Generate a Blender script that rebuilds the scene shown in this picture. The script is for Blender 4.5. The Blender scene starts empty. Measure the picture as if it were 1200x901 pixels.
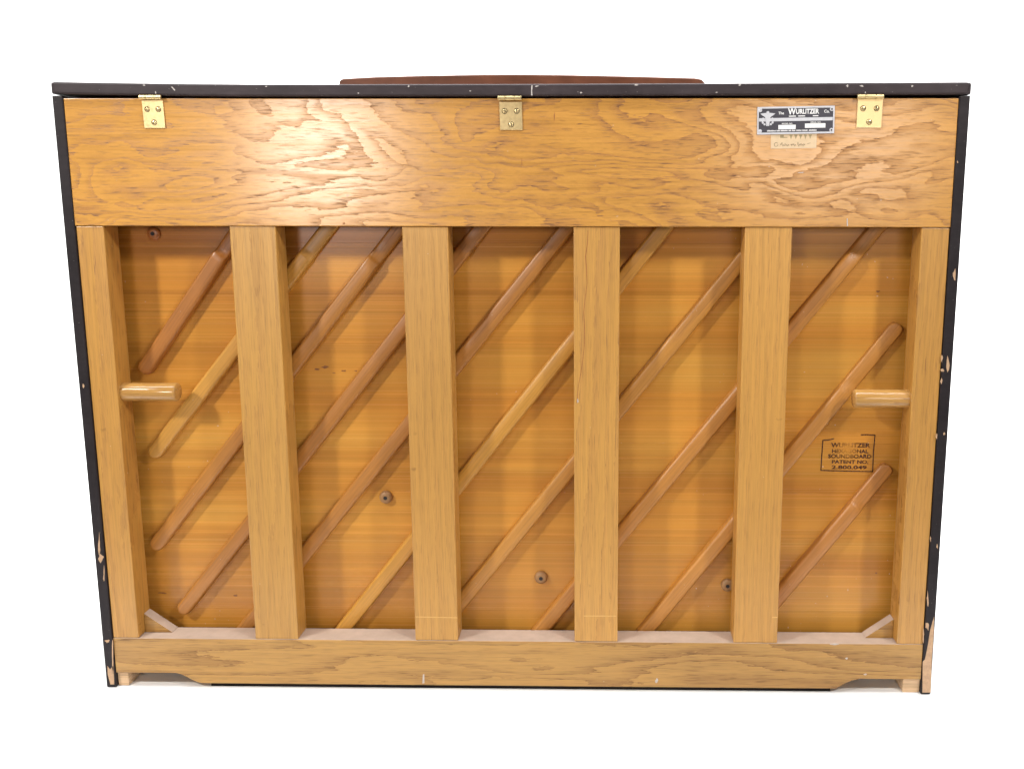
import bpy, bmesh, math, random
from mathutils import Vector, Matrix

random.seed(7)
S = bpy.context.scene
C = S.collection

# ------------------------------------------------------------------ camera
F_PX, YAW, PITCH, ROLL = 1094.75, -0.01402, 0.16951, 0.00167
CAM = Vector((0.1535, -1.46632, 0.79455))
PPX, PPY = 697.7, 437.85                      # principal point in a 1200x901 frame
cy, sy, cp, sp, cr, sr = math.cos(YAW), math.sin(YAW), math.cos(PITCH), math.sin(PITCH), math.cos(ROLL), math.sin(ROLL)
FW = Vector((sy*cp, cy*cp, -sp)); r0 = Vector((cy, -sy, 0)); u0 = r0.cross(FW)
RT = cr*r0 + sr*u0; UP = -sr*r0 + cr*u0
cam = bpy.data.objects.new('camera', bpy.data.cameras.new('camera')); C.objects.link(cam)
cam.matrix_world = Matrix(((RT.x, UP.x, -FW.x, CAM.x), (RT.y, UP.y, -FW.y, CAM.y), (RT.z, UP.z, -FW.z, CAM.z), (0, 0, 0, 1)))
cam.data.sensor_width = 36; cam.data.lens = F_PX/1200*36
cam.data.shift_x = -(PPX-600)/1200; cam.data.shift_y = (PPY-450.5)/1200
cam.data.clip_start = .05; cam.data.clip_end = 60
S.camera = cam

def at(px, py, Y=0.0):
    """point of the vertical plane y = Y that lies behind a pixel of the 1200x901 photograph"""
    d = FW + RT*((px-PPX)/F_PX) - UP*((py-PPY)/F_PX)
    k = (Y-CAM.y)/d.y
    return CAM + d*k

# ------------------------------------------------------------------ world, lamps, exposure
W = bpy.data.worlds.new('World'); S.world = W; W.use_nodes = True
W.node_tree.nodes['Background'].inputs[0].default_value = (1, .985, .96, 1)
W.node_tree.nodes['Background'].inputs[1].default_value = .04

def lamp(name, loc, target, sx, sz, power, col):
    l = bpy.data.lights.new(name, 'AREA'); l.shape = 'RECTANGLE'; l.size = sx; l.size_y = sz
    l.energy = power; l.color = col
    o = bpy.data.objects.new(name, l); C.objects.link(o)
    o.location = loc
    o.rotation_euler = (Vector(target)-Vector(loc)).to_track_quat('-Z', 'Y').to_euler()
    return o
lamp('ceiling_lamp_left', (-1.72, -1.32, 1.85), (-.1, 0, .45), .18, .18, 38, (1, .965, .91))
lamp('ceiling_lamp_right', (1.66, -1.35, 1.95), (.25, 0, .45), .20, .20, 30.5, (1, .965, .91))
lamp('paper_fill_light', (0, -.50, 2.5), (0, -.30, 0), 3.4, .25, 42, (.90, .95, 1))  # added overhead, out of frame, to turn the paper floor white
lamp('room_lamp_left', (-1.17, -2.93, 1.07), (-.28, 0, .87), .48, .58, 19, (1, .92, .88))
lamp('room_lamp_right', (1.16, -2.93, 1.09), (.45, 0, .87), .82, .50, 8.5, (1, .92, .88))
lamp('backdrop_fill_light', (0, .9, 3.3), (0, 2.6, .8), 4.0, .5, 330, (1, 1, 1))  # added unseen above and behind the piano, only to whiten the backdrop

S.view_settings.view_transform = 'Standard'; S.view_settings.look = 'None'
S.view_settings.exposure = 0; S.view_settings.gamma = 1
S.render.engine = 'CYCLES'
S.render.resolution_x = 1024; S.render.resolution_y = 768

# ------------------------------------------------------------------ material helpers
def srgb(r, g, b):
    f = lambda c: ((c/255+.055)/1.055)**2.4 if c > 10 else c/255/12.92
    return (f(r), f(g), f(b), 1)

class NT:
    def __init__(s, name):
        s.m = bpy.data.materials.new(name); s.m.use_nodes = True
        s.t = s.m.node_tree; s.b = s.t.nodes['Principled BSDF']; s.out = s.t.nodes['Material Output']
    def n(s, typ, **kw):
        nd = s.t.nodes.new(typ)
        for k, v in kw.items(): setattr(nd, k, v)
        return nd
    def put(s, sock, v):
        if isinstance(v, bpy.types.NodeSocket): s.t.links.new(v, sock)
        else: sock.default_value = v
    def math(s, op, a, b=0.0, clamp=False):
        nd = s.n('ShaderNodeMath', operation=op, use_clamp=clamp); s.put(nd.inputs[0], a); s.put(nd.inputs[1], b)
        return nd.outputs[0]
    def coord(s): return s.n('ShaderNodeTexCoord').outputs['Object']
    def scaled(s, vec, sc, off=(0, 0, 0)):
        nd = s.n('ShaderNodeMapping'); s.put(nd.inputs['Vector'], vec)
        nd.inputs['Scale'].default_value = sc; nd.inputs['Location'].default_value = off
        return nd.outputs[0]
    def noise(s, vec, scale=1.0, detail=2.0, rough=.5, dist=0.0):
        nd = s.n('ShaderNodeTexNoise'); s.put(nd.inputs['Vector'], vec)
        nd.inputs['Scale'].default_value = scale; nd.inputs['Detail'].default_value = detail
        nd.inputs['Roughness'].default_value = rough; nd.inputs['Distortion'].default_value = dist
        return nd.outputs[0]
    def ramp(s, fac, pts, interp='LINEAR'):
        nd = s.n('ShaderNodeValToRGB'); s.put(nd.inputs[0], fac); e = nd.color_ramp.elements
        nd.color_ramp.interpolation = interp
        while len(e) < len(pts): e.new(.5)
        for q, (p, c) in zip(e, pts):
            q.position = p; q.color = c if len(c) == 4 else (*c, 1)
        return nd.outputs[0]
    def gray(s, fac, pts, interp='LINEAR'):
        return s.ramp(fac, [(p, (v, v, v, 1)) for p, v in pts], interp)
    def mix(s, fac, a, b, blend='MIX'):
        nd = s.n('ShaderNodeMix', data_type='RGBA', blend_type=blend); s.put(nd.inputs[0], fac)
        s.put(nd.inputs[6], a); s.put(nd.inputs[7], b)
        return nd.outputs[2]
    def bump(s, h, strength, dist):
        nd = s.n('ShaderNodeBump'); nd.inputs['Strength'].default_value = strength; nd.inputs['Distance'].default_value = dist
        s.put(nd.inputs['Height'], h); s.put(s.b.inputs['Normal'], nd.outputs[0])
    def objcol(s): return s.n('ShaderNodeObjectInfo').outputs['Color']

def wood(name, light, dark, pore, along='X', fig=(1.1, 5.5), rings=9.0, slope=3.0, jag=.05, contrast=1.0,
         rough=.3, seed=0.0, dist=.3, pores=(22, 620), bump=.12, tint=False, specks=.0, dirt=None, profile=None, coat=0.0):
    """oiled oak: rings cut by the surface (figure), ragged along the grain, with fine pores"""
    k = NT(name); co = k.coord()
    # u along the grain, v across it
    sep = k.n('ShaderNodeSeparateXYZ'); k.put(sep.inputs[0], co)
    X, Y, Z = sep.outputs
    if along == 'X': u, v, w = X, Z, Y
    elif along == 'Z': u, v, w = Z, X, Y
    else: u, v, w = X, Y, Z                       # local frame of a turned piece
    cb = k.n('ShaderNodeCombineXYZ'); k.put(cb.inputs[0], u); k.put(cb.inputs[1], v); k.put(cb.inputs[2], w)
    uv = cb.outputs[0]
    f = k.noise(k.scaled(uv, (fig[0], fig[1], 2.0), (seed, seed*1.7, seed*.3)), 1, 2.5, .5, dist)
    j = k.noise(k.scaled(uv, (55, 300, 60), (seed, 0, 0)), 1, 3, .65)
    j2 = k.noise(k.scaled(uv, (26, 110, 60), (seed, 0, 3)), 1, 2, .6)
    s = k.math('MULTIPLY_ADD', v, slope); s.node.inputs[2].default_value = 0
    tot = k.math('ADD', k.math('ADD', f, k.math('MULTIPLY', j, jag)), k.math('ADD', s, k.math('MULTIPLY', j2, jag*1.2)))
    r = k.math('FRACT', k.math('MULTIPLY', tot, rings))
    prof = k.gray(r, profile or [(0, .0), (.03, 1), (.09, .62), (.28, .42), (.55, .10), (1, .0)])
    prof = k.math('MULTIPLY', prof, contrast)
    big = k.noise(k.scaled(uv, (1.6, 4, 3), (seed+4, 1, 0)), 1, 2)
    prof = k.math('MULTIPLY', prof, k.gray(big, [(.3, .55), (.65, 1.1)]))
    col = k.mix(prof, light, dark)
    # fibre streaks
    st = k.noise(k.scaled(uv, (5, 240, 240), (0, seed, 0)), 1, 4, .7)
    col = k.mix(1.0, col, k.gray(st, [(.3, .84), (.5, 1.0), (.7, 1.10)]), 'MULTIPLY')
    # pores: short dark dashes, thickest in the early wood
    pn = k.noise(k.scaled(uv, (pores[0], pores[1], 200), (seed, 2, 0)), 1, 1, .5)
    pm = k.math('MULTIPLY', k.gray(pn, [(.56, 0), (.67, 1)]), k.math('ADD', k.math('MULTIPLY', prof, .75), .22), True)
    col = k.mix(pm, col, pore)
    tone = k.noise(k.scaled(uv, (.9, 2.2, 1), (seed+9, 0, 5)), 1, 3, .55)
    col = k.mix(1.0, col, k.ramp(tone, [(.3, (.86, .84, .80)), (.7, (1.10, 1.11, 1.14))]), 'MULTIPLY')
    if tint: col = k.mix(1.0, col, k.objcol(), 'MULTIPLY')
    # stray grime spots and pale specks of dust
    g = k.noise(co, 46, 2, .5); g2 = k.noise(co, 5, 2)
    col = k.mix(k.math('MULTIPLY', k.gray(g, [(.70, 0), (.76, .5)]), k.gray(g2, [(.5, 0), (.62, 1)])), col, pore)
    sp_ = k.noise(co, 260, 0, .5)
    col = k.mix(k.gray(sp_, [(.88, 0), (.91, .4)]), col, (.75, .68, .58, 1))
    k.put(k.b.inputs['Base Color'], col)
    rg = k.math('ADD', k.math('MULTIPLY', k.math('ADD', pm, prof), .22), k.math('ADD', k.math('MULTIPLY', st, .16), rough-.08))
    k.put(k.b.inputs['Roughness'], rg)
    k.b.inputs['Specular IOR Level'].default_value = .68
    h = k.math('SUBTRACT', k.math('MULTIPLY', st, .5), k.math('ADD', pm, k.math('MULTIPLY', prof, .35)))
    k.bump(h, bump, .0008)
    return k.m

HDR = wood('oak_plywood', srgb(204, 149, 74), srgb(158, 105, 52), srgb(100, 62, 32), 'X', (3.4, 9.0), 13.5, 1.5, .036, .95, .185, 1.3, .55, (48, 480), .06)
POST = wood('oak_post', srgb(188, 141, 70), srgb(164, 116, 56), srgb(122, 80, 38), 'Z', (.8, 9.0), 9.0, 6.0, .045, .55, .36, 5.1, .1, (26, 720), .07, True)
RAIL = wood('oak_rail', srgb(182, 138, 70), srgb(136, 94, 46), srgb(88, 56, 28), 'X', (1.8, 15.0), 8.0, 3.0, .045, .9, .40, 3.7, .35, (26, 560), .07)
RIB = wood('rib_maple', srgb(184, 134, 64), srgb(166, 114, 54), srgb(130, 84, 38), 'L', (.7, 9.0), 5.0, 5.0, .03, .5, .38, 2.2, .1, (12, 400), .05, True)
BLOCK = wood('bare_wood', srgb(214, 180, 140), srgb(180, 140, 98), srgb(120, 88, 60), 'X', (2, 12), 6, 4, .05, .6, .6, 8.1, .2)

def spruce():
    k = NT('varnished_spruce'); co = k.coord()
    fine = k.noise(k.scaled(co, (.7, 3, 420)), 1, 3, .65)
    mid = k.noise(k.scaled(co, (.35, 3, 95), (3, 0, 0)), 1, 3, .6)
    wide = k.noise(k.scaled(co, (.9, 3, 16), (1, 0, 4)), 1, 2, .5)
    col = k.ramp(wide, [(.3, srgb(185, 124, 50)), (.5, srgb(199, 139, 58)), (.7, srgb(208, 153, 69))])
    col = k.mix(1.0, col, k.gray(mid, [(.32, .91), (.5, 1.0), (.68, 1.08)]), 'MULTIPLY')
    col = k.mix(1.0, col, k.gray(fine, [(.3, .92), (.5, 1.0), (.7, 1.08)]), 'MULTIPLY')
    lines = k.noise(k.scaled(co, (.22, 3, 210), (7, 0, 2)), 1, 1, .5)
    col = k.mix(k.gray(lines, [(.70, 0), (.76, .28)]), col, srgb(150, 92, 34))
    col = k.mix(k.gray(lines, [(.24, .5), (.29, 0)]), col, srgb(226, 178, 98))
    col = k.mix(1.0, col, k.objcol(), 'MULTIPLY')
    cl = k.noise(k.scaled(co, (2.3, 2, 3.1)), 1, 3, .6)
    col = k.mix(1.0, col, k.ramp(cl, [(.3, (.93, .90, .86)), (.7, (1.05, 1.07, 1.10))]), 'MULTIPLY')
    sp_ = k.noise(co, 230, 0, .5); where = k.noise(co, 7, 2)
    col = k.mix(k.math('MULTIPLY', k.gray(sp_, [(.83, 0), (.86, .7)]), k.gray(where, [(.55, 0), (.66, 1)])), col, (.8, .74, .66, 1))
    k.put(k.b.inputs['Base Color'], col)
    k.put(k.b.inputs['Roughness'], k.math('ADD', k.math('MULTIPLY', fine, .14), .19))
    k.b.inputs['Specular IOR Level'].default_value = .42
    k.bump(k.math('ADD', fine, k.math('MULTIPLY', mid, .6)), .10, .0008)
    return k.m
SPRUCE = spruce()

def paint(name, base, rough, speck=.6, scuff=.5):
    k = NT(name); co = k.coord()
    n1 = k.noise(co, 9, 4, .6); n2 = k.noise(k.scaled(co, (40, 120, 120)), 1, 3, .6); n3 = k.noise(co, 420, 0)
    col = k.mix(1.0, base, k.gray(n1, [(.3, .80), (.7, 1.25)]), 'MULTIPLY')
    col = k.mix(1.0, col, k.gray(n2, [(.3, .86), (.7, 1.16)]), 'MULTIPLY')
    col = k.mix(k.math('MULTIPLY', k.gray(n3, [(.84, 0), (.88, 1)]), speck), col, (.42, .38, .36, 1))
    k.put(k.b.inputs['Base Color'], col)
    k.put(k.b.inputs['Roughness'], k.math('ADD', k.math('MULTIPLY', n1, .25), rough-.12))
    k.b.inputs['Specular IOR Level'].default_value = .22
    k.bump(n2, .12, .0006)
    return k.m
LID = paint('lid_lacquer', srgb(56, 48, 50), .5, .35)
CASE = paint('case_lacquer', srgb(38, 33, 35), .5, .35)
DESK = paint('desk_lacquer', srgb(98, 58, 40), .38, .2)
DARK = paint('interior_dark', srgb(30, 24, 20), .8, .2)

def simple(name, col, rough=.5, metal=0.0, var=.0, scale=60, bump=0.0):
    k = NT(name)
    if var:
        nz = k.noise(k.coord(), scale, 3, .6)
        c = k.mix(1.0, col, k.gray(nz, [(.3, 1-var), (.7, 1+var)]), 'MULTIPLY')
        k.put(k.b.inputs['Base Color'], c)
        k.put(k.b.inputs['Roughness'], k.math('ADD', k.math('MULTIPLY', nz, .2), rough-.1))
        if bump: k.bump(nz, bump, .0006)
    else:
        k.b.inputs['Base Color'].default_value = col; k.b.inputs['Roughness'].default_value = rough
    k.b.inputs['Metallic'].default_value = metal
    return k.m
BRASS = simple('brass', (.78, .60, .30, 1), .34, .9, .07, 240)
BRASSD = simple('screw_slot', (.035, .026, .012, 1), .6)
DUST = simple('dusty_wood', srgb(190, 168, 150), .95, 0, .09, 35, .2)
CHIP = simple('raw_core', srgb(186, 152, 120), .85, 0, .15, 190)
SCR = simple('scratch_pale', srgb(190, 182, 176), .8, 0, .1, 300)
BUTTON = simple('button_wood', srgb(158, 118, 76), .45, 0, .12, 120)
BUTT2 = simple('button_varnished', srgb(170, 104, 52), .3, 0, .1, 120)
HOLE = simple('hole_dark', (.012, .011, .010, 1), .6)
PLATE = simple('plate_black', (.045, .042, .055, 1), .38, .0, .12, 200)
SILVER = simple('plate_silver', (.62, .62, .65, 1), .45, .35, .06, 150)
WHITE = simple('plate_white', (.86, .85, .83, 1), .55, 0, .03, 90)
PAPER = simple('paper_tan', srgb(216, 190, 154), .85, 0, .06, 80)
PGREY = simple('paper_print', srgb(158, 140, 106), .85, 0, .12, 200)
PENCIL = simple('pencil', srgb(120, 98, 74), .8)
RESIN = simple('resin_mark', srgb(128, 78, 30), .4, 0, .2, 300)
MARK = simple('crayon_mark', srgb(158, 98, 50), .6, 0, .2, 300)
SHEET = simple('white_paper', (.90, .90, .90, 1), .9)

def ink():
    k = NT('stamp_ink'); co = k.coord()
    k.b.inputs['Base Color'].default_value = srgb(62, 26, 10); k.b.inputs['Roughness'].default_value = .5
    c = at(993, 525, .062)
    sub = k.n('ShaderNodeVectorMath', operation='DISTANCE'); k.put(sub.inputs[0], co); sub.inputs[1].default_value = c
    worn = k.gray(sub.outputs['Value'], [(.004, .10), (.017, .65), (.026, 1)])
    nz = k.noise(co, 260, 2, .6)
    a = k.math('MULTIPLY', k.gray(nz, [(.34, .4), (.5, 1)]), worn, True)
    tr = k.n('ShaderNodeBsdfTransparent'); mx = k.n('ShaderNodeMixShader')
    k.put(mx.inputs[0], a); k.put(mx.inputs[1], tr.outputs[0]); k.put(mx.inputs[2], k.b.outputs[0])
    k.put(k.out.inputs['Surface'], mx.outputs[0])
    return k.m
INK = ink()

# ------------------------------------------------------------------ mesh helpers
def link(name, me, mats, parent=None):
    o = bpy.data.objects.new(name, me); C.objects.link(o)
    for m in (mats if isinstance(mats, (list, tuple)) else [mats]): me.materials.append(m)
    if parent: o.parent = parent
    return o
def build(name, bm, mats, parent=None, smooth=False):
    bmesh.ops.recalc_face_normals(bm, faces=bm.faces)
    me = bpy.data.meshes.new(name); bm.to_mesh(me); bm.free()
    for p in me.polygons: p.use_smooth = smooth
    return link(name, me, mats, parent)
def box(bm, lo, hi, bev=0.0, seg=2):
    r = bmesh.ops.create_cube(bm, size=1)
    for v in r['verts']:
        v.co = Vector([lo[i]+(v.co[i]+.5)*(hi[i]-lo[i]) for i in range(3)])
    if bev:
        es = list({e for v in r['verts'] for e in v.link_edges})
        bmesh.ops.bevel(bm, geom=es, offset=bev, segments=seg, profile=.6, affect='EDGES')
    return bm
def boxobj(name, lo, hi, mat, parent, bev=.0012, seg=2):
    return build(name, box(bmesh.new(), lo, hi, bev, seg), mat, parent)
def prism(bm, poly, y0, y1):
    """polygon of (x, z) pulled from y0 to y1"""
    a = [bm.verts.new((x, y0, z)) for x, z in poly]; b = [bm.verts.new((x, y1, z)) for x, z in poly]
    n = len(poly)
    bm.faces.new(a); bm.faces.new(b[::-1])
    for i in range(n): bm.faces.new((a[i], b[i], b[(i+1) % n], a[(i+1) % n]))
    return bm
def flat(name, pts, y, mat, parent, th=.0004):
    """irregular thin patch given as photo pixels, standing th proud of the plane y"""
    return build(name, prism(bmesh.new(), [(at(px, py, y).x, at(px, py, y).z) for px, py in pts], y-th, y+.0002), mat, parent)
def lathe(bm, prof, c, axis, seg=28):
    """prof = [(radius, along)], turned about axis through c"""
    ax = Vector(axis).normalized(); e = ax.orthogonal().normalized(); g = ax.cross(e)
    rows = []
    for r, h in prof:
        rows.append([bm.verts.new(Vector(c)+ax*h+(e*math.cos(t)+g*math.sin(t))*r) for t in [2*math.pi*i/seg for i in range(seg)]])
    for p, q in zip(rows, rows[1:]):
        for i in range(seg): bm.faces.new((p[i], p[(i+1) % seg], q[(i+1) % seg], q[i]))
    bm.faces.new(rows[0][::-1]); bm.faces.new(rows[-1])
    return bm

# ------------------------------------------------------------------ the setting: white paper sweep
FLOOR = simple('grey_carpet', (.16, .155, .15, 1), .95, 0, .2, 300)
def sheet(name, prof, x0, x1, mat):
    bm = bmesh.new(); rows = [(bm.verts.new((x0, y, z)), bm.verts.new((x1, y, z))) for y, z in prof]
    for (a, b), (c, d) in zip(rows, rows[1:]): bm.faces.new((a, b, d, c))
    o = build(name, bm, mat, None, True); o['kind'] = 'structure'; return o
sheet('floor', [(-6, -.004), (6, -.004)], -6, 6, FLOOR)
sheet('backdrop', [(-.44, 0), (1.6, 0)]+[(1.6+1.0*math.sin(a), 1.0-1.0*math.cos(a)) for a in [math.pi/2*i/12 for i in range(1, 13)]]+[(2.6, 3.6)], -5, 5, SHEET)

# ------------------------------------------------------------------ the piano
P = bpy.data.objects.new('upright_piano', None); C.objects.link(P)
P['label'] = 'upright piano seen from behind, oak posts and diagonal soundboard ribs in a dark lacquered case'
P['category'] = 'piano'

ZT, ZH, ZB, ZR = .96659, .77397, .08844, .008     # header top and bottom, rail top, rail bottom
XP = [(-.68, -.6357), (-.4389, -.3655), (-.1690, -.0961), (.0981, .1713), (.3638, .4378), (.6357, .68)]
PD, SB = .044, .062                               # post depth, soundboard plane

# header panel
hdr = boxobj('header_panel', (-.68, -.0015, ZH+.0006), (.68, .030, ZT), HDR, P, .0012)
hdr['label'] = 'wide oak plywood panel with wavy grain'
# posts
tones = [(1.0, .95, .86), (1.03, 1.02, .98), (1.06, 1.04, 1.0), (1.15, 1.13, 1.10), (1.10, 1.06, 1.0), (1.06, 1.02, .95)]
for (a, b), t in zip(XP, tones):
    o = boxobj('post', (a+.0006, 0, ZB+.0006), (b-.0006, PD, ZH-.0002), POST, P, .0014); o.color = (*t, 1)
# bottom rail with the cut-away feet
def px_x(px, py): return at(px, py, 0).x
rb = bmesh.new()
xl0, xl1 = px_x(205, 788), px_x(238, 801)
xr0, xr1 = px_x(1003, 798), px_x(980, 806)
ARCH = .026
def ogee(x0, x1, n=7):
    out = []
    for i in range(n+1):
        t = i/n
        out.append((x0+(x1-x0)*t, ARCH-(ARCH-ZR)*(t*t*(3-2*t))*1.0))
    return out
poly = [(-.68, ZB), (-.68, ARCH)]+ogee(xl0, xl1)+[(xr1, ZR), (xr1+.008, ZR+.006)]+[(xr0-.006, ARCH-.003), (xr0+.006, ARCH), (.68, ARCH), (.68, ZB)]
prism(rb, poly, -.0005, PD)
bmesh.ops.recalc_face_normals(rb, faces=rb.faces)
for f in rb.faces:
    if f.normal.z > .9: f.material_index = 1
rail = build('bottom_rail', rb, [RAIL, DUST], P)
bv = rail.modifiers.new('edge', 'BEVEL'); bv.width = .001; bv.segments = 2; bv.limit_method = 'ANGLE'
rail['label'] = 'oak bottom rail with a dusty top and cut-away ends'

# soundboard of glued spruce planks
zs = [.045]+[at(600, y, SB).z for y in (715, 681, 628, 576, 518, 460, 402, 345, 285)]+[.945]
sbd = boxobj('soundboard', (-.68, SB+.0065, .045), (.68, SB+.0095, .945), DARK, P, 0)
sbd['label'] = 'varnished spruce soundboard of horizontal planks'
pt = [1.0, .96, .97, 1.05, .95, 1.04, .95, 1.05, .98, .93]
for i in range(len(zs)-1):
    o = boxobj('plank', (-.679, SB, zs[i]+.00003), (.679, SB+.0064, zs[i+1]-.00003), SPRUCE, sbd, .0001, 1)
    t = pt[i]; r_ = {8: .96, 9: .90}.get(i, 1); o.color = (t, t*.99*r_, t*.97*r_*r_, 1)  # top two planks tinted redder: reddish shade under the header put into their colour

# ribs
def rib(p0, p1, w, h, col, e0=True, e1=True, f0=.0, f1=.0):
    Y = SB-h*.75
    a, b = at(*p0, Y), at(*p1, Y); L = (b-a).length
    bm = bmesh.new(); rows = []
    st = [0, .002, .005, .009, .014, .02] + [.02+(L-.04)*i/26 for i in range(1, 26)] + [L-.02, L-.014, L-.009, L-.005, L-.002, L]
    for f, base in ((f0, 0), (f1, L)):
        if f: st += [abs(base-f-.004), abs(base-f+.004)]
    st = sorted(set(st))
    for s in st:
        k = 1.0
        for on, d in ((e0, s), (e1, L-s)):
            if on and d < .011: k = min(k, .45+.55*math.sqrt(max(0, 1-((.011-d)/.011)**2)))
        hh = h
        for f, d in ((f0, s), (f1, L-s)):
            if f:
                if d <= f-.004: hh = h*(.60+.08*d/f)
                elif d < f+.004: hh = h*(.68+.32*(d-f+.004)/.008)
        ww = w*k/2; R = min(.0052, hh*.45)
        pr = [(-ww, 0), (-ww, hh-R)]+[(-ww+R-R*math.cos(t), hh-R+R*math.sin(t)) for t in (.4, .8, 1.2)]+[(-ww+R, hh), (0, hh+.0007), (ww-R, hh)]
        pr += [(ww-R+R*math.sin(t), hh-R+R*math.cos(t)) for t in (.4, .8, 1.2)]+[(ww, hh-R), (ww, 0)]
        rows.append([bm.verts.new((s, y, z)) for y, z in pr])
    for p, q in zip(rows, rows[1:]):
        for i in range(len(p)-1): bm.faces.new((p[i], p[i+1], q[i+1], q[i]))
    bm.faces.new(rows[0]); bm.faces.new(rows[-1][::-1])
    o = build('rib', bm, RIB, P, True)
    m = o.data; 
    X = (b-a).normalized(); Zl = Vector((0, -1, 0)); Yl = Zl.cross(X)
    o.matrix_world = Matrix(((X.x, Yl.x, Zl.x, a.x), (X.y, Yl.y, Zl.y, SB+.0003), (X.z, Yl.z, Zl.z, a.z), (0, 0, 0, 1)))
    es = o.modifiers.new('split', 'EDGE_SPLIT'); es.split_angle = math.radians(38)
    o.color = (*col, 1)
    return o
RED, YEL, TAN, PNK = (.84, .64, .50), (1.14, 1.13, .86), (1.06, .97, .78), (.93, .76, .68)
rw, rh = .0248, .0150
rib((167, 436), (292, 248), rw, rh, RED, True, True, 0, .085)
rib((178, 534), (398, 248), rw, rh, YEL, True, True, 0, .09)
rib((180, 642), (482, 248), rw, rh, (.90, .75, .58), True, True, 0, .10)
rib((212, 717), (580, 246), rw, rh, (.85, .69, .54), True, True, 0, .075)
rib((280, 745), (678, 250), rw, rh, (.90, .75, .60))
rib((396, 745), (792, 250), rw, rh, (1.18, 1.15, .80))
rib((508, 745), (905, 262), rw, rh, TAN)
rib((626, 748), (1042, 252), rw, rh, (1.04, .90, .76), True, True, 0, .085)
rib((750, 748), (1055, 381), rw, rh, (1.05, .92, .78), True, True, 0, .135)
rib((872, 748), (1043, 547), rw, rh, PNK, True, True, 0, .085)

# round soundboard buttons with a dark screw hole
def button(px, py, r, hgt, mat):
    c = at(px, py, SB-hgt*.6); c.y = SB
    o = build('soundboard_button', lathe(bmesh.new(), [(r, 0), (r, hgt*.35), (r*.93, hgt*.62), (r*.74, hgt*.9), (r*.5, hgt), (r*.30, hgt*.98)], c, (0, -1, 0)), mat, P, True)
    build('hole', lathe(bmesh.new(), [(r*.30, hgt*.80), (r*.29, hgt+.0003), (r*.20, hgt+.0001)], c, (0, -1, 0), 16), HOLE, o)
for px, py in ((452, 583), (634, 677), (852.5, 686)): button(px, py, .0112, .008, BUTTON)
button(179.5, 274, .0112, .006, BUTT2)

# carrying pegs
def peg(x0, x1, py, yc, r):
    z = at(600, py, yc).z; s = 1 if x1 > x0 else -1; L = abs(x1-x0)
    o = build('carrying_peg', lathe(bmesh.new(), [(r*1.02, -.004), (r*1.02, .004), (r, .010), (r*.985, L*.5), (r, L-.003), (r*.95, L-.0008), (r*.88, L)], (x0, yc, z), (s, 0, 0), 36), PEG, P, True)
    es = o.modifiers.new('split', 'EDGE_SPLIT'); es.split_angle = math.radians(50)
    return o
PEG = wood('peg_wood', srgb(188, 142, 78), srgb(160, 112, 54), srgb(120, 84, 40), 'X', (6, 50), 4, 12, .06, .7, .13, 6.6, .3, (30, 500), .06)
peg(XP[0][1]-.001, at(209, 461, .020).x, 461, .020, .0150)
peg(XP[5][0]+.001, at(1000, 465, .020).x, 465, .020, .0150)

# corner braces with a dusty slope
for s, x in ((1, XP[0][1]), (-1, XP[5][0])):
    a = .046; b = .034
    bm = prism(bmesh.new(), [(x, ZB+.0008), (x+s*a, ZB+.0008), (x, ZB+b)], .022, .043)
    bmesh.ops.recalc_face_normals(bm, faces=bm.faces)
    for f in bm.faces:
        if f.normal.z > .4: f.material_index = 1
    build('corner_brace', bm, [RAIL, DUST], P)

# case: sides, feet, lid, front boards, music desk
ST = .0165
sides = []
for s in (-1, 1):
    lo, hi = (.6802, .6802+ST) if s > 0 else (-.6802-ST, -.6802)
    zt_ = ZT+.004
    o = build('side_panel', box(bmesh.new(), (lo, -.003, 0.0005), (hi, .36, zt_), .002, 2), CASE, P); sides.append(o)
    o['label'] = 'dark lacquered side panel with chipped edges'
    x0, x1 = (.652, .6798) if s > 0 else (-.6798, -.662)
    boxobj('foot_block', (x0, .004, .0005), (x1, .044, ARCH-.0004), BLOCK, P, .001)
boxobj('front_board', (-.6798, .33, .10), (.6798, .35, ZT), DARK, P, .001)
boxobj('bottom_board', (-.6798, .0445, .062), (.6798, .3295, .080), DARK, P, .001)
boxobj('arch_shade_board', (at(222, 800, .05).x, .0445, .0006), (at(1004, 800, .05).x, .060, .0615), DARK, P, .001)  # dark board added as the shade seen beside the rail's cut-away ends
boxobj('gap_shade_strip', (at(246, 803, 0).x, .0045, .0006), (at(974, 806, 0).x, .0440, ZR-.0003), DARK, P, .0004)  # dark strip standing in for the shadowed gap under the rail
zl0, zl1 = at(600, 112.8, -.008).z, at(600, 98.6, -.008).z
xl, xr = at(59, 104, -.008).x-.003, at(1138, 104, -.008).x+.003
lb = box(bmesh.new(), (xl, -.008, zl0), (xr, .37, zl1))
bmesh.ops.bevel(lb, geom=[e for e in lb.edges if abs(e.verts[0].co.z-e.verts[1].co.z) > .01], offset=.006, segments=4, affect='EDGES')
bmesh.ops.subdivide_edges(lb, edges=[e for e in lb.edges if abs(e.verts[0].co.x-e.verts[1].co.x) > .5], cuts=40, use_grid_fill=True)
WARP = [(-.72, .0040), (-.62, .0022), (-.50, .0006), (-.38, -.0004), (0, 0), (.36, .0012), (.60, .0022), (.72, .0028)]
def warp(x):
    for (a, p), (b, q) in zip(WARP, WARP[1:]):
        if x <= b: return p+(q-p)*(x-a)/(b-a)
    return WARP[-1][1]
for v in lb.verts: v.co.z += warp(v.co.x)
lid = build('lid', lb, LID, P)
bv = lid.modifiers.new('edge', 'BEVEL'); bv.width = .0055; bv.segments = 4; bv.limit_method = 'ANGLE'; bv.angle_limit = math.radians(50)
lid['label'] = 'dark lacquered lid with pale scratches along its edge'
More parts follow.
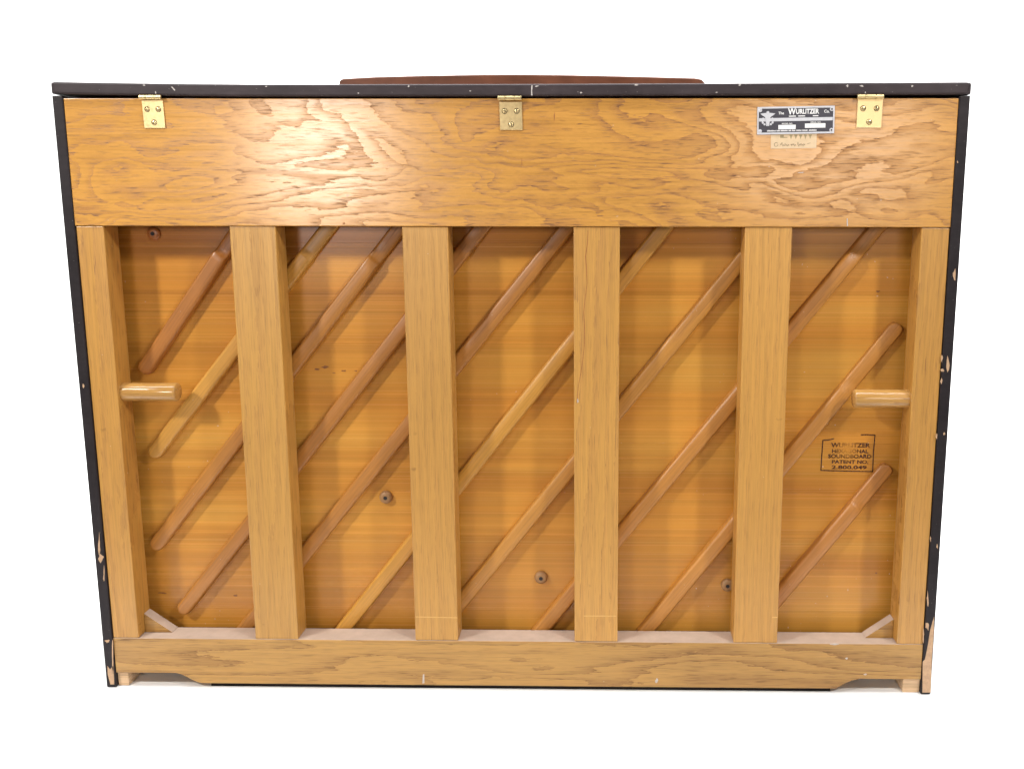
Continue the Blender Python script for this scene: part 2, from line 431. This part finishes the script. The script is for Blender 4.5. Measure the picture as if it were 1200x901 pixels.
# music desk rising behind the lid
YD = .235
top = [(397, 96.5), (398, 94), (402, 92.3), (440, 90.2), (500, 88.6), (560, 87.6), (610, 87.3), (670, 88), (730, 89.3), (780, 90.6), (815, 91.6), (822, 93), (826, 96.5)]
pts = [(at(px, py, YD).x, at(px, py, YD).z) for px, py in top]
pts = [(pts[0][0], zl1+.0003)]+pts+[(pts[-1][0], zl1+.0003)]
md = build('music_desk', prism(bmesh.new(), pts, YD, YD+.018), DESK, P)
bv = md.modifiers.new('edge', 'BEVEL'); bv.width = .003; bv.segments = 3; bv.limit_method = 'ANGLE'
md['label'] = 'reddish brown music desk rising above the lid'

# hinges
def hinge(x0, x1, ytop, ybot, skew):
    a, b = at(x0, ytop, -.003), at(x1, ybot, -.003)
    root = build('hinge', box(bmesh.new(), (a.x, -.0035, b.z), (b.x, -.0016, a.z), .0004, 1), BRASS, P)
    for v in root.data.vertices: v.co.x += skew*(a.z-v.co.z)
    zc = (a.z+zl0)/2+.0012; r = .0036; L = (b.x-a.x)+.001; xs = a.x-.0014
    for k, (q0, q1) in enumerate(((0, .30), (.312, .70), (.712, 1.0))):
        build('knuckle', lathe(bmesh.new(), [(r*.9, q0*L), (r, q0*L+.0005), (r, q1*L-.0005), (r*.9, q1*L)], (xs, -.0062, zc), (1, 0, 0), 20), BRASS, root, True).modifiers.new('split', 'EDGE_SPLIT')
    w = b.x-a.x; hh = a.z-b.z
    for u, v in ((.23, .33), (.76, .33), (.5, .80)):
        c = Vector((a.x+w*u+skew*hh*v, -.0034, a.z-hh*v))
        build('countersink', lathe(bmesh.new(), [(.0044, 0), (.0043, .0003), (.0036, .0003)], c, (0, -1, 0), 20), BRASSD, root)
        sc = build('screw', lathe(bmesh.new(), [(.0036, 0), (.0034, .0008), (.0024, .0013), (.0008, .0015)], c, (0, -1, 0), 18), BRASS, root, True)
        t = random.uniform(0, 3.1)
        bm = box(bmesh.new(), (-.0030, -.0018, -.00045), (.0030, -.0012, .00045))
        bm.transform(Matrix.Translation(c) @ Matrix.Rotation(t, 4, 'Y'))
        build('screw_slot', bm, BRASSD, root)
hinge(165.8, 193.0, 117.5, 150.3, .03)
hinge(584.8, 612.0, 119.5, 152.6, .02)
hinge(1005.2, 1033.2, 116.3, 150.0, -.01)

# ------------------------------------------------------------------ flat print: nameplate, paper tag, stamp
class Frame:
    """a flat local frame on a plane y = const: u right, v up, h towards the viewer"""
    def __init__(s, c, ang):
        s.c = Vector(c); ca, sa = math.cos(ang), math.sin(ang)
        s.U = Vector((ca, 0, sa)); s.V = Vector((-sa, 0, ca))
    def p(s, u, v, h=0): return s.c+s.U*u+s.V*v+Vector((0, -h, 0))
def slab(bm, fr, poly, h0, h1):
    a = [bm.verts.new(fr.p(u, v, h0)) for u, v in poly]; b = [bm.verts.new(fr.p(u, v, h1)) for u, v in poly]; n = len(poly)
    bm.faces.new(b); bm.faces.new(a[::-1])
    for i in range(n): bm.faces.new((a[i], a[(i+1) % n], b[(i+1) % n], b[i]))
def rect(u0, v0, u1, v1): return [(u0, v0), (u1, v0), (u1, v1), (u0, v1)]
def stroke(bm, fr, pts, wd, h0, h1):
    for (x0, y0), (x1, y1) in zip(pts, pts[1:]):
        d = Vector((x1-x0, y1-y0)); l = d.length or 1e-6; n = Vector((-d.y, d.x))/l*wd/2; e = d/l*wd*.3
        slab(bm, fr, [(x0-e.x+n.x, y0-e.y+n.y), (x0-e.x-n.x, y0-e.y-n.y), (x1+e.x-n.x, y1+e.y-n.y), (x1+e.x+n.x, y1+e.y+n.y)], h0, h1)
def text(bm, fr, body, u0, v0, u1, v1, h, bold=0.0):
    """lettering stretched into the rectangle u0..u1, v0..v1 of a frame"""
    cu = bpy.data.curves.new('t', 'FONT'); cu.body = body; cu.size = 1; cu.offset = bold; cu.resolution_u = 3
    o = bpy.data.objects.new('t', cu); C.objects.link(o)
    dg = bpy.context.evaluated_depsgraph_get(); me = bpy.data.meshes.new_from_object(o.evaluated_get(dg))
    xs = [v.co.x for v in me.vertices]; ys = [v.co.y for v in me.vertices]
    a, b, c, d = min(xs), max(xs), min(ys), max(ys)
    vs = [bm.verts.new(fr.p(u0+(v.co.x-a)/(b-a)*(u1-u0), v0+(v.co.y-c)/(d-c)*(v1-v0), h)) for v in me.vertices]
    for p in me.polygons:
        try: bm.faces.new([vs[i] for i in p.vertices])
        except ValueError: pass
    bpy.data.objects.remove(o); bpy.data.curves.remove(cu); bpy.data.meshes.remove(me)

YP = -.0015
a, b = at(887.3, 142, YP), at(977.6, 140.4, YP); nw = (b-a).length; nh = at(932, 125, YP).z-at(932, 157.2, YP).z
fr = Frame((a+b)/2, math.atan2((b-a).z, (b-a).x))
U = lambda q: (q-.5)*nw      # fractions measured on the plate
V = lambda q: (.5-q)*nh
bm = bmesh.new(); slab(bm, fr, rect(-nw/2, -nh/2, nw/2, nh/2), .0001, .0010)
np_ = build('nameplate', bm, PLATE, P); np_['label'] = 'black and silver maker plate'
bm = bmesh.new(); t = .0026
for r in (rect(-nw/2, nh/2-t, nw/2, nh/2), rect(-nw/2, -nh/2, nw/2, -nh/2+t), rect(-nw/2, -nh/2+t, -nw/2+t*.8, nh/2-t), rect(nw/2-t*.8, -nh/2+t, nw/2, nh/2-t)):
    slab(bm, fr, r, .0009, .0015)
for sx in (-1, 1):
    for sz in (-1, 1):
        cx, cz = sx*(nw/2-.0042), sz*(nh/2-.0048)
        slab(bm, fr, [(cx+.0030*math.cos(q*math.pi/5), cz+.0030*math.sin(q*math.pi/5)) for q in range(10)], .0009, .0016)
build('plate_border', bm, SILVER, np_)
bm = bmesh.new(); slab(bm, fr, rect(-nw/2+t, V(.53), nw/2-t, V(.41)), .0009, .0014)
build('silver_band', bm, SILVER, np_)
for sx in (-1, 1):
    for sz in (-1, 1):
        build('rivet', lathe(bmesh.new(), [(.0013, 0), (.0012, .0006), (.0006, .0009)], fr.p(sx*(nw/2-.0042), sz*(nh/2-.0048), .0016), (0, -1, 0), 12), BRASSD if sx > 0 else SILVER, np_)
bm = bmesh.new(); h = .0012
text(bm, fr, 'The', U(.272), V(.285), U(.345), V(.185), h, .02)
text(bm, fr, 'W', U(.395), V(.30), U(.500), V(.055), h, .03)
text(bm, fr, 'URLITZER', U(.500), V(.28), U(.80), V(.095), h, .03)
text(bm, fr, 'Co.', U(.865), V(.25), U(.935), V(.14), h, .02)
for q0, q1 in ((.41, .50), (.53, .62), (.72, .79)): slab(bm, fr, rect(U(q0), V(.37), U(q1), V(.335)), .0009, h)
text(bm, fr, 'MODEL NO.', U(.32), V(.645), U(.46), V(.595), h, .02)
text(bm, fr, 'SERIAL NO.', U(.69), V(.615), U(.83), V(.565), h, .02)
u = .13                       # a line of print too small to read
for wd in (.105, .035, .085, .025, .04, .06, .065, .095): 
    q = u
    while q < u+wd: slab(bm, fr, rect(U(q), V(.90), U(q+.008), V(.845+random.uniform(0, .015))), .0009, h); q += .0115
    u += wd+.018
build('lettering', bm, WHITE, np_)
for q in (rect(U(.275), V(.825), U(.50), V(.665)), rect(U(.62), V(.79), U(.885), V(.63))):
    bm = bmesh.new(); slab(bm, fr, q, .0009, .0014); build('number_field', bm, WHITE, np_)
# winged crest
bm = bmesh.new(); h = .0018
cu, cv = U(.135), V(.43)
for s in (-1, 1):
    slab(bm, fr, [(cu, cv+.006), (cu+s*.003, cv+.0085), (cu+s*.0115, cv+.0075), (cu+s*.0085, cv+.0050), (cu+s*.0050, cv+.0030), (cu+s*.002, cv-.001), (cu, cv-.002)][::s], .0013, h)
    for q in range(5):
        an = -1.45+q*.5; x, z = cu+s*.0082*math.cos(an), cv-.0032+.0062*math.sin(an)
        slab(bm, fr, [(x+.0017*math.cos(w*math.pi/4), z+.0017*math.sin(w*math.pi/4)) for w in range(8)], .0013, h)
slab(bm, fr, [(cu+.0024*math.cos(w*math.pi/5), cv+.0088+.0024*math.sin(w*math.pi/5)) for w in range(10)], .0013, h+.0002)
slab(bm, fr, [(cu-.0034, cv-.001), (cu, cv+.002), (cu+.0034, cv-.001), (cu+.0026, cv-.0075), (cu, cv-.0098), (cu-.0026, cv-.0075)], .0013, h+.0001)
build('crest', bm, SILVER, np_)

# tan paper tag half under the plate
a, b = at(903.3, 165, YP), at(956.8, 163.6, YP); tw = (b-a).length; th = at(930, 150, YP).z-at(930, 174.2, YP).z
zc_ = (at(930, 150, YP).z+at(930, 174.2, YP).z)/2
fr2 = Frame(((a.x+b.x)/2, YP, zc_), math.atan2((b-a).z, (b-a).x)*.6)
bm = bmesh.new(); slab(bm, fr2, rect(-tw/2, -th/2, tw/2, th/2), .00005, .00035)
tag = build('paper_tag', bm, PAPER, P); tag['label'] = 'small tan paper tag with faint pencil handwriting'
bm = bmesh.new()
for k in range(5):
    x = -tw*.06+k*tw*.105
    slab(bm, fr2, [(x-.0026, th*.16), (x+.0026, th*.16), (x+.0012, th*.06), (x, -th*.06), (x-.0012, th*.06)], .0003, .00045)
slab(bm, fr2, rect(-tw*.30, th*.02, -tw*.22, th*.16), .0003, .00045); slab(bm, fr2, rect(-tw*.22, th*.02, -tw*.14, th*.06), .0003, .00045)
build('print', bm, PGREY, tag)
bm = bmesh.new()
o_ = [(-tw*.385+.0028*math.cos(q*.7+.6), -th*.30+.0030*math.sin(q*.7+.6)) for q in range(9)]
stroke(bm, fr2, o_, .0006, .0003, .00042)
pts = []
for i in range(64):
    q = i/63; x = -tw*.29+q*tw*.54
    if .36 < q < .41 or .64 < q < .67: 
        if len(pts) > 1: stroke(bm, fr2, pts, .0005, .0003, .00042)
        pts = []; continue
    pts.append((x, -th*.33+.0015*math.sin(i*1.7)+.0008*math.sin(i*.63)+(.0028 if i in (3, 4, 28, 44, 45) else 0)))
stroke(bm, fr2, pts, .0005, .0003, .00042)
stroke(bm, fr2, [(tw*.30, -th*.28), (tw*.37, -th*.25)], .0005, .0003, .00042)
build('handwriting', bm, PENCIL, tag)

# ink stamp on the soundboard
a, b = at(961.8, 551, SB), at(1022.2, 552.6, SB)
fr3 = Frame(((a.x+b.x)/2, SB, (at(992, 551, SB).z+at(992, 512, SB).z)/2), -.004)
def q3(px, py):
    d = at(px, py, SB)-fr3.c; return (d.dot(fr3.U), d.dot(fr3.V))
bm = bmesh.new()
stroke(bm, fr3, [q3(977, 514), q3(970, 515.6), q3(964.3, 515.8), q3(963, 534), q3(962, 551), q3(992, 551.8), q3(1022.5, 552.4), q3(1023.5, 530), q3(1025.3, 509.8), q3(1016, 509.2), q3(1009, 509.4)], .0017, .0001, .0004)
stp = build('ink_stamp', bm, INK, P); stp['label'] = 'worn dark brown stamp of five printed lines in a box'
for s, x0, x1, y0, y1 in (('WURLITZER', 974, 1019.5, 518.6, 524.4), ('HEXAGONAL', 975, 1017.5, 526, 531), ('SOUNDBOARD', 970.5, 1021, 531.8, 537.2), ('PATENT NO.', 975, 1017.5, 538.6, 543.4), ('2.800.049', 974.6, 1015.5, 545, 549.8)):
    bm = bmesh.new(); u0, v1 = q3(x0, y0); u1, v0 = q3(x1, y1)
    text(bm, fr3, s, u0, v0, u1, v1, .0004, .035); build('lettering', bm, INK, stp)

# ------------------------------------------------------------------ wear: chips, scratches, marks
def blob(px, py, rx, ry, n=11, j=.5):
    return [(px+rx*(1+random.uniform(-j, j))*math.cos(t), py+ry*(1+random.uniform(-j, j))*math.sin(t)) for t in [2*math.pi*i/n for i in range(n)]]
YS = -.003
for px, py, rx, ry in ((98, 452, 1, 2.2), (116.5, 640, 1.1, 12), (118.5, 653, 3.2, 4.5), (122, 675, .8, 10), (126, 751, 2.6, 2), (132, 772, .9, 16)):
    flat('paint_chip', blob(px, py, rx, ry), YS, CHIP, sides[0])
flat('paint_chip', [(126, 780), (129, 784), (133, 779), (134, 801.5), (129.5, 801.5), (126.5, 790)], YS, CHIP, sides[0])
for px, py, rx, ry in ((1118.5, 322, 1.7, 5.5), (1103.6, 420, .9, 4), (1104.8, 434, 2.2, 2), (1110.6, 428, 1.7, 8), (1103, 446, 1, 3), (1106.5, 508, 1, 1.6), (1097.3, 511, 1, 3.5), (1098.3, 640, .8, 3), (1090.3, 632, .7, 3), (1087, 702, 1, 8), (1086.5, 732, 2.2, 5), (1082, 745, .9, 7), (1122, 190, .7, 1.2)):
    flat('paint_chip', blob(px, py, rx, ry), YS, CHIP, sides[1])
flat('paint_chip', [(1094.6, 722), (1094, 745), (1092, 770), (1090.6, 811), (1080.9, 811), (1081.3, 775), (1084, 772), (1087, 757), (1090, 738)], YS, CHIP, sides[1])
YL = -.008
for pts in ([(622.6, 100.5), (624.2, 100.5), (623.6, 107), (624, 112), (622.4, 112.4), (622.5, 106)], [(200.5, 102), (202, 102), (205.6, 106), (204.4, 106.6)], blob(182.5, 108.8, .6, 1.4), blob(479, 101.5, 1.2, .9), blob(551, 107, 1, .7), blob(746, 99.8, 2.6, .8), blob(681, 109, 1, .8), blob(629, 101.4, 2.6, .6), blob(867, 100, 1.6, .9), blob(993, 101, 1.5, 1.1), blob(1010, 101, 2, 1), blob(1069, 101.2, 1.2, 1), blob(1014, 108.6, .6, 1.2), blob(169, 100.3, 1.2, .8), blob(312, 101.6, 1.4, .6), blob(840, 108.5, 1.2, .6), blob(420, 109.5, 1, .6)):
    flat('scratch', pts, YL, SCR, lid, .0003)
YHd = -.0015
flat('scratch', [(992.2, 256), (993.4, 256), (993.6, 265), (992.4, 265)], YHd, SCR, hdr, .0003)
flat('scratch', blob(939, 202.4, 3.2, .6), YHd, SCR, hdr, .0003)
for pts in (blob(649.5, 137.5, .5, 5), blob(611.5, 191, .35, 4), blob(403, 262, 2, 1.2)):
    flat('grain_mark', pts, YHd, MARK, hdr, .0002)
for pts in ([(495.6, 790), (497.2, 789.5), (497.4, 800), (495, 800.5)], blob(769.5, 797, 1.4, 3), blob(1014, 790, 1.6, 1), blob(992, 771, 1.5, 1), blob(978, 754.5, 5, .8)):
    flat('scratch', pts, -.0005, SCR, rail, .0003)
for pts in (blob(381, 430.5, 4, 1.6), blob(371, 432.5, 3, 1), blob(403, 434.5, 3, 1), blob(417, 434.5, 1.6, .8), blob(391, 437, 1.6, .7), blob(1029, 341.4, 2, 1.2), blob(191, 694.5, 5, .9), blob(276, 697.5, 2.2, 1), blob(1027, 671, 1.2, .8)):
    flat('resin_mark', pts, SB, RESIN, sbd, .0002)
# the checked post has a long drying crack and the posts carry pale scribed lines
posts = [o for o in P.children if o.name.startswith('post')]
posts.sort(key=lambda o: sum(v.co.x for v in o.data.vertices)/len(o.data.vertices))
def streak(name, pts, y, wd, mat, parent, th=.0002):
    L_ = [(px-wd*random.uniform(.35, .65), py) for px, py in pts]; R_ = [(px+wd*random.uniform(.35, .65), py) for px, py in pts]
    return flat(name, L_+R_[::-1], y, mat, parent, th)
streak('crack', [(689, 270), (688.4, 285), (686.2, 300), (687.4, 318), (688, 332), (685.6, 350), (684, 366), (685, 384), (685, 404), (683.2, 420), (681, 436), (677.8, 452), (676, 472)], 0, .7, MARK, posts[3])
flat('scratch', blob(677, 470, .9, 2.2), 0, SCR, posts[3], .0003)
PALE = simple('scribed_line', srgb(214, 172, 104), .7, 0, .1, 200)
flat('scribed_line', [(684, 720.9), (722, 721.0), (722, 722.0), (684, 721.9)], 0, PALE, posts[3], .0002)
flat('scribed_line', [(487, 722), (536, 723), (536, 723.9), (487, 722.9)], 0, PALE, posts[2], .0002)
flat('scribed_line', [(905, 722.6), (911.5, 722.4), (911.5, 723.6), (905, 723.6)], 0, PALE, posts[4], .0002)
